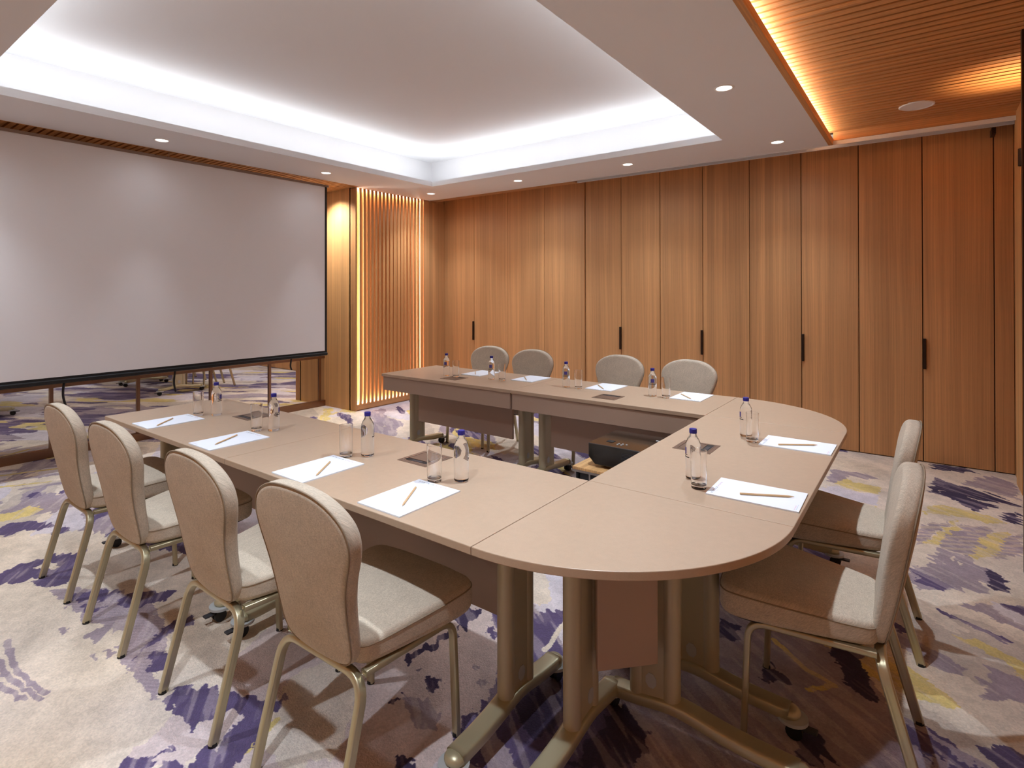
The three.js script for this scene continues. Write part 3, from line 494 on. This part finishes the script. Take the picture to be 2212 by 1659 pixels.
function cornerTable(label, pos, turn) { // quarter disc: local +x, +z quadrant
  const t = thing('corner_table', label, 'table', pos, turn, 'tables of the horseshoe'); const r = TB - 0.0006, e = 0.0012;
  const pts = [[e, e]]; for (let i = 0; i <= 40; i++) { const a = i / 40 * Math.PI / 2; pts.push([Math.max(e, r * Math.cos(a)), Math.max(e, r * Math.sin(a))]); }
  mesh('tabletop', metric(topShape(pts)), laminate, t);
  const jx = 0.145, jz = 0.128;
  const p1 = mesh('leg', postG, postPaint, t); p1.position.set(jx, 0, jz + 0.2);
  const p2 = mesh('leg', postG, postPaint, t); p2.position.set(jx + 0.155, 0, jz - 0.03); p2.rotation.y = Math.PI / 2;
  const f1 = mesh('foot', footG(-0.2, 0.33), goldFoot, t); f1.position.set(jx, 0, jz + 0.17); const f2 = mesh('foot', footG(-0.23, 0.36), goldFoot, t); f2.position.set(jx + 0.23, 0, jz - 0.03); f2.rotation.y = Math.PI / 2;
  caster(t, jx, jz + 0.506, 0); caster(t, jx + 0.596, jz - 0.03, Math.PI / 2); caster(t, jx - 0.01, jz - 0.04, Math.PI);
  for (const p of [p1, p2]) { for (const s of [-1, 1]) { const b = mesh('end_cap', badgeG, grey, p); b.position.set(s * 0.021, 0.17, p === p1 ? -0.025 : -0.005); } }
  const m = mesh('hanging_panel', rbox(0.205, 0.46, 0.018, 0.002, 0, 0, 0, 1), laminatePanel, t); m.position.set(jx + 0.122, 0.505, jz + 0.12); m.rotation.y = 0.83;
  mesh('beam', box(jx - 0.03, jx + 0.03, 0.69, 0.724, jz - 0.02, jz + 0.3), postPaint, t); mesh('beam', box(jx + 0.03, jx + 0.36, 0.69, 0.724, jz - 0.06, jz), postPaint, t);
  return t;
}
cornerTable('quarter-round taupe corner table with hanging panel, opposite the timber doors', [LX1, 0, ZN1], 0);
cornerTable('quarter-round taupe corner table near the timber doors', [LX1, 0, ZK1], Math.PI / 2);

// ---------------------------------------------------------------- chairs
const backOutline = (() => {
  const half = [[0.0, 0.386], [0.07, 0.388], [0.115, 0.395], [0.146, 0.411], [0.163, 0.438], [0.17, 0.48], [0.173, 0.53], [0.178, 0.585], [0.187, 0.638], [0.202, 0.687], [0.219, 0.73], [0.23, 0.772], [0.23, 0.806], [0.218, 0.84], [0.192, 0.869], [0.155, 0.893], [0.106, 0.911], [0.055, 0.919], [0, 0.921]];
  const pts = [...half.map(p => [...p]), ...half.slice(1, -1).reverse().map(([x, y]) => [-x, y])];
  const c = new THREE.CatmullRomCurve3(pts.map(p => new THREE.Vector3(p[0], p[1], 0)), true); return c.getPoints(72).slice(0, 72).map(p => [p.x * 0.975, p.y]);
})();
const backD = (h) => { const s = Math.max(0, Math.min(1.05, (h - 0.386) / 0.535)); return 0.09 - 0.105 * Math.pow(s, 0.8); };
const backWrap = (x) => 0.10 * x * x * 2.2;     // sides come forward a little
const placeBack = (u, v, w) => [u, v, backD(v) + backWrap(u) + w * (0.8 + 0.2 * Math.min(1, (v - 0.39) * 4))];
const seatOutline = (() => {
  const half = [[0, 0.102], [0.1, 0.102], [0.145, 0.107], [0.172, 0.122], [0.188, 0.16], [0.208, 0.25], [0.226, 0.34], [0.241, 0.43], [0.246, 0.487], [0.238, 0.527], [0.212, 0.55], [0.15, 0.561], [0.08, 0.566], [0, 0.567]];
  const pts = [...half, ...half.slice(1, -1).reverse().map(([x, y]) => [-x, y])];
  const c = new THREE.CatmullRomCurve3(pts.map(p => new THREE.Vector3(p[0], p[1], 0)), true); return c.getPoints(64).slice(0, 64).map(p => [p.x, p.y]);
})();
const seatTop = (v) => 1 + 0.42 * Math.max(0, Math.min(1, (v - 0.12) / 0.36));
const placeSeat = (u, v, w) => [u, 0.402 + w * seatTop(v), v];
function ribProf(w, t) { // grooved flat-oval tube
  const p = []; const n = 28; for (let i = 0; i < n; i++) { const a = i / n * 2 * Math.PI, c = Math.cos(a), s = Math.sin(a); let x = Math.sign(c) * Math.pow(Math.abs(c), 0.55) * w / 2, y = Math.sign(s) * Math.pow(Math.abs(s), 0.6) * t / 2; if (Math.abs(Math.abs(x) - w * 0.2) < w * 0.09) y *= 0.86; p.push([x, y]); } return p;
}
const V = (x, y, z) => new THREE.Vector3(x, y, z);
function makeChair() {
  const g = new THREE.Group(); g.name = 'banquet_chair';
  mesh('backrest', pad(backOutline, 0.058, 0.02, 0.006, 0.012, placeBack), fabric, g);
  const edge = backOutline.map(([x, y]) => { const k = 0.985; return V(x * k, 0.655 + (y - 0.655) * 0.992, backD(y) + backWrap(x) + 0.0045); });
  mesh('piping', sweep(edge, V(0, 0, 1), circ(0.0027, 6), true), piping, g.children[0]);
  mesh('seat', pad(seatOutline, 0.07, 0.02, 0.0, 0.01, placeSeat), fabric, g);
  const se = seatOutline.map(([x, z]) => V(x * 0.997, 0.402 + 0.056 * seatTop(z), 0.33 + (z - 0.33) * 0.996));
  mesh('piping', sweep(se, V(0, 1, 0), circ(0.0026, 6), true), piping, g.children[1]);
  mesh('seat_board', pad(seatOutline.map(([x, z]) => [x * 0.9, 0.33 + (z - 0.33) * 0.9]), 0.01, 0.004, 0, 0, (u, v, w) => [u, 0.394 + w, v]), black, g);
  // rear arch
  const k = 0.27, hw = 0.196, top = 0.384; const pf = ribProf(0.031, 0.021);
  const arch = fillet([V(-hw, 0.004, 0), V(-hw + 0.006, top, top * k), V(hw - 0.006, top, top * k), V(hw, 0.004, 0)], 0.075, 9);
  const rear = mesh('rear_leg_frame', sweep(arch, V(0, -k, 1), ribProf(0.031, 0.024)), gold, g);
  for (const s of [-1, 1]) {
    const path = fillet([V(s * 0.212, 0.004, 0.478), V(s * 0.208, 0.391, 0.463), V(s * 0.178, 0.391, 0.112)], 0.06, 8);
    const nrm = V(0.35, 0, -0.03 * s).normalize();
    mesh('leg_frame', sweep(path, nrm, ribProf(0.028, 0.021)), gold, g);
    mesh('glide', new THREE.CylinderGeometry(0.013, 0.0145, 0.01, 12).translate(s * 0.212, 0.005, 0.478), black, g);
    mesh('glide', new THREE.CylinderGeometry(0.014, 0.0155, 0.01, 12).translate(s * hw, 0.005, 0.0), black, g);
  }
  mesh('label_tag', box(0.1555, 0.1575, 0.455, 0.49, 0.082, 0.099), white, g);
  return g;
}
{
  const proto = makeChair(); let first = true;
  const put = (x, z, turn, label, group) => { const c = first ? proto : proto.clone(); first = false; c.name = numbered('banquet_chair'); c.position.set(x, 0, z); c.rotation.set(0, turn, 0); c.userData = { label, category: 'chair', group }; scene.add(c); };
  const gl = 'chairs of the row opposite the doors';
  put(-3.447, -0.888, Math.PI, 'beige upholstered chair of the row opposite the doors, first from the projection screen', gl);
  put(-2.79, -0.888, Math.PI + 0.01, 'beige upholstered chair of the row opposite the doors, second from the projection screen', gl);
  put(-2.045, -0.9, Math.PI - 0.015, 'beige upholstered chair of the row opposite the doors, third from the projection screen', gl);
  put(-1.45, -0.93, Math.PI + 0.02, 'beige upholstered chair opposite the doors, fourth from the screen, beside the curved corner', gl);
  const gr = 'chairs at the table end by the slatted ceiling';
  put(-0.015, -2.212, -Math.PI / 2 + 0.04, 'beige upholstered chair at the end table, the one farther from the doors, white tag showing', gr);
  put(-0.025, -2.98, -Math.PI / 2 + 0.03, 'beige upholstered chair at the end table, the one nearer the doors', gr);
  const gf = 'chairs along the timber doors';
  [[-3.57, -4.6, 0.07], [-3.02, -4.57, 0.03], [-2.14, -4.63, -0.02], [-1.535, -4.64, -0.03]].forEach(([x, z, a], i) => put(x, z, a, 'beige upholstered chair along the timber doors, ' + ['first', 'second', 'third', 'fourth'][i] + ' from the slatted column', gf));
}

// ---------------------------------------------------------------- things on the tables
const padPrint = (() => {
  const cv = document.createElement('canvas'); cv.width = 420; cv.height = 594; const c = cv.getContext('2d'); c.fillStyle = '#edf3fe'; c.fillRect(0, 0, 420, 594);
  const marks = (x0, y, n, h, col) => { c.fillStyle = col; let x = x0; for (let i = 0; i < n; i++) { const w = 5 + (i * 7 % 4); c.fillRect(x, y, 2.4, h); if (i % 3 !== 1) c.fillRect(x, y + (i % 2 ? h - 2.4 : 0), w, 2.4); if (i % 4 === 0) c.fillRect(x + w - 2, y, 2.4, h); x += w + 5; } return x; };
  let x = marks(36, 24, 14, 16, '#3c3c4c'); marks(x + 12, 28, 10, 10, '#b06a9a'); marks(46, 48, 9, 6, '#b9b9c6'); marks(30, 560, 8, 7, '#d6a3c0'); marks(30, 572, 10, 5, '#a9bddb');
  const t = new THREE.CanvasTexture(cv); t.colorSpace = THREE.SRGBColorSpace; return t;
})();
const padTop = new THREE.MeshStandardMaterial({ map: padPrint, roughness: 0.8, name: 'printed_sheet' });
const padBody = new THREE.BoxGeometry(0.21, 0.0045, 0.297).translate(0, 0.00225, 0), padSheet = new THREE.PlaneGeometry(0.21, 0.297).rotateX(-Math.PI / 2).translate(0, 0.0047, 0);
const pencilBody = new THREE.CylinderGeometry(0.0038, 0.0038, 0.16, 6).rotateX(Math.PI / 2).translate(0, 0.0038, 0);
const pencilTip = new THREE.CylinderGeometry(0.0008, 0.0038, 0.018, 6).rotateX(Math.PI / 2).translate(0, 0.0038, 0.089), pencilLead = new THREE.CylinderGeometry(0.0003, 0.0013, 0.006, 6).rotateX(Math.PI / 2).translate(0, 0.0038, 0.0965);
const bottleG = new THREE.LatheGeometry([[0, 0.002], [0.02, 0.0], [0.0265, 0.003], [0.0285, 0.01], [0.0285, 0.04], [0.0285, 0.085], [0.0275, 0.09], [0.0285, 0.095], [0.0288, 0.125], [0.0265, 0.142], [0.021, 0.156], [0.015, 0.166], [0.0125, 0.172], [0.0125, 0.181], [0, 0.181]].map(p => new THREE.Vector2(...p)), 28);
const capG = new THREE.LatheGeometry([[0, 0.196], [0.0125, 0.196], [0.0142, 0.194], [0.0142, 0.179], [0.0132, 0.178], [0.0132, 0.1812], [0, 0.1812]].map(p => new THREE.Vector2(...p)), 24);
const bandG = new THREE.CylinderGeometry(0.0291, 0.0291, 0.0035, 20, 1, true, -0.9, 1.8).translate(0, 0.088, 0);
const emblemG = new THREE.CylinderGeometry(0.0292, 0.0292, 0.024, 14, 1, true, -0.42, 0.84).translate(0, 0.112, 0);
const lineG = new THREE.CylinderGeometry(0.0292, 0.0292, 0.003, 14, 1, true, -0.6, 1.2).translate(0, 0.097, 0);
const glassG = new THREE.LatheGeometry([[0, 0], [0.024, 0], [0.0265, 0.002], [0.0275, 0.01], [0.0295, 0.14], [0.0288, 0.1408], [0.0281, 0.14], [0.0264, 0.018], [0.022, 0.014], [0, 0.013]].map(p => new THREE.Vector2(...p)), 32);
const emblemMat = new THREE.MeshStandardMaterial({ color: 0x4a3f8e, roughness: 0.5, side: THREE.DoubleSide }), inkMat = new THREE.MeshStandardMaterial({ color: 0x17151d, roughness: 0.6, side: THREE.DoubleSide });
function notepad(x, z, turn, label, group) {
  const t = thing('notepad', label, 'notepad', [x, TH, z], turn, group); mesh('sheets', padBody, white, t); mesh('top_sheet', padSheet, padTop, t);
}
function pencil(x, z, turn, label, group) { const t = thing('pencil', label, 'pencil', [x, TH + 0.0049, z], turn, group); mesh('shaft', pencilBody, pencilMat, t); mesh('cone', pencilTip, pencilMat, t); mesh('lead', pencilLead, graphite, t); }
function bottle(x, z, turn, label, group) { const t = thing('water_bottle', label, 'bottle', [x, TH, z], turn, group); mesh('body', bottleG, waterMat, t); mesh('cap', capG, capBlue, t); const l = mesh('label', emblemG, emblemMat, t); mesh('print', bandG, inkMat, l); mesh('print', lineG, inkMat, l); }
function glass(x, z, label, group) { const t = thing('drinking_glass', label, 'glass', [x, TH, z], 0, group); mesh('tumbler', glassG, glassMat, t); }
const ord = ['first', 'second', 'third', 'fourth'];
[[-3.385, -3.42, -3.335], [-2.71, -2.797, -2.722], [-1.985, -2.037, -1.97], [-1.45, -1.5, -1.42]].forEach(([px, gx, bx], i) => {
  const at = 'opposite the door row, ' + ord[i] + ' place from the projection screen';
  notepad(px, -1.396, 0, 'white notepad ' + at, 'notepads'); pencil(px + [0.02, -0.008, 0.028, 0.0][i], [-1.37, -1.388, -1.4, -1.395][i], [-2.4, -2.62, -2.5, -2.6][i] + Math.PI, 'wooden pencil ' + at, 'pencils');
  glass(gx, -1.572 - (i === 1 ? 0.012 : 0), 'empty tumbler ' + at, 'glasses'); bottle(bx, -1.637, 2.2 + i * 0.15, 'clear water bottle ' + at, 'water bottles');
});
[[-2.166, -2.108, -2.199, 'farther from the doors'], [-2.978, -2.918, -3.007, 'nearer the doors']].forEach(([pz, gz, bz, w], i) => {
  const at = 'in the end table place setting, ' + w;
  notepad(-0.482, pz, Math.PI / 2 + (i ? 0 : 0.02), 'white notepad ' + at, 'notepads'); pencil(-0.455 - (i ? 0.03 : 0), pz + (i ? 0.028 : 0.014), i ? 2.17 : 2.05, 'wooden pencil ' + at, 'pencils');
  bottle(-0.718, bz, -1.1, 'clear water bottle ' + at, 'water bottles'); glass(-0.668, gz, 'empty tumbler ' + at, 'glasses');
});
[[-3.309, -3.62, -3.2], [-2.876, -3.70, -2.765], [-2.181, -3.735, -2.075], [-1.512, -3.772, -1.416]].forEach(([bx, bz, gx], i) => {
  const at = 'along the doors, ' + ord[i] + ' place from the slatted column', px = [-3.16, -2.62, -1.93, -1.285][i];
  bottle(bx, bz, 0.4, 'clear water bottle ' + at, 'water bottles'); glass(gx, bz, 'empty tumbler ' + at, 'glasses');
  notepad(px, -3.91, Math.PI, 'white notepad ' + at, 'notepads'); pencil(px - 0.03, -3.87, 0.7, 'wooden pencil ' + at, 'pencils');
});

// ---------------------------------------------------------------- projector on its trolley
{
  const t = thing('projector', 'black projector standing on the trolley inside the horseshoe', 'projector', [-1.305, 0.502, -3.0], 0);
  const w = 0.4, d = 0.36;
  const s = new THREE.Shape(); s.moveTo(-w / 2, 0.13); s.lineTo(w / 2, 0.13); s.lineTo(w / 2, 0.055); s.lineTo(w / 2 - 0.04, 0.016); s.lineTo(-w / 2 + 0.04, 0.016); s.lineTo(-w / 2, 0.055); s.lineTo(-w / 2, 0.13);
  mesh('housing', new THREE.ExtrudeGeometry(s, { depth: d - 0.01, bevelEnabled: true, bevelSize: 0.004, bevelThickness: 0.005, bevelSegments: 2, bevelOffset: -0.004 }).translate(0, 0, -d / 2 + 0.005), gloss, t);
  for (const [x, z] of [[-0.12, 0.12], [0.12, 0.12], [0, -0.13]]) mesh('foot', new THREE.CylinderGeometry(0.014, 0.016, 0.02, 14).translate(x, 0.01, z), black, t);
  mesh('lens', new THREE.LatheGeometry([[0, 0], [0.03, 0.004], [0.034, 0.012], [0.03, 0.012], [0.026, 0.004]].map(p => new THREE.Vector2(...p)), 24).rotateZ(Math.PI / 2).translate(-w / 2 - 0.001, 0.07, -0.06), gloss, t);
  for (let i = 0; i < 9; i++) mesh('vent_louvre', box(0.0, 0.1, 0.04 + i * 0.0075, 0.043 + i * 0.0075, d / 2 - 0.001, d / 2 + 0.002), greyDark, t);
  mesh('button_pad', box(-0.13, -0.09, 0.13, 0.1315, 0.06, 0.1), black, t);
  for (let i = 0; i < 5; i++) mesh('button', new THREE.CylinderGeometry(0.005, 0.005, 0.003, 10).translate(-0.05 + (i % 3) * 0.022, 0.1315, 0.1 + Math.floor(i / 3) * 0.022), grey, t);
  mesh('logo_plate', box(0.09, 0.14, 0.13, 0.1312, -0.09, -0.078), grey, t);
  const c = thing('trolley', 'small trolley with plywood board and grey drawer carrying the projector', 'trolley', [-1.32, 0, -2.98], 0);
  mesh('board', metric(rbox(0.52, 0.018, 0.42, 0.004, 0, 0.492, 0, 1)), woodLight, c);
  mesh('rim', merge([box(-0.265, 0.265, 0.47, 0.483, 0.19, 0.205), box(-0.265, 0.265, 0.47, 0.483, -0.205, -0.19), box(-0.265, -0.25, 0.47, 0.483, -0.19, 0.19), box(0.25, 0.265, 0.47, 0.483, -0.19, 0.19)]), steel, c);
  mesh('drawer', rbox(0.48, 0.13, 0.36, 0.008, 0, 0.4, 0, 1), greyDark, c); mesh('drawer_rib', box(-0.17, -0.16, 0.335, 0.468, 0.18, 0.184), steel, c);
  for (const [x, z] of [[-0.24, 0.18], [0.24, 0.18], [-0.24, -0.18], [0.24, -0.18]]) { mesh('leg', new THREE.CylinderGeometry(0.011, 0.011, 0.43, 12).translate(x, 0.265, z), black, c); mesh('wheel', new THREE.CylinderGeometry(0.026, 0.026, 0.02, 16).rotateZ(Math.PI / 2).translate(x, 0.026, z), black, c); }
  mesh('shelf', rbox(0.48, 0.014, 0.36, 0.003, 0, 0.13, 0, 1), black, c);
}
scene.traverse((o) => { if (o.isMesh) { o.castShadow = true; o.receiveShadow = true; } });
renderer.render(scene, camera);
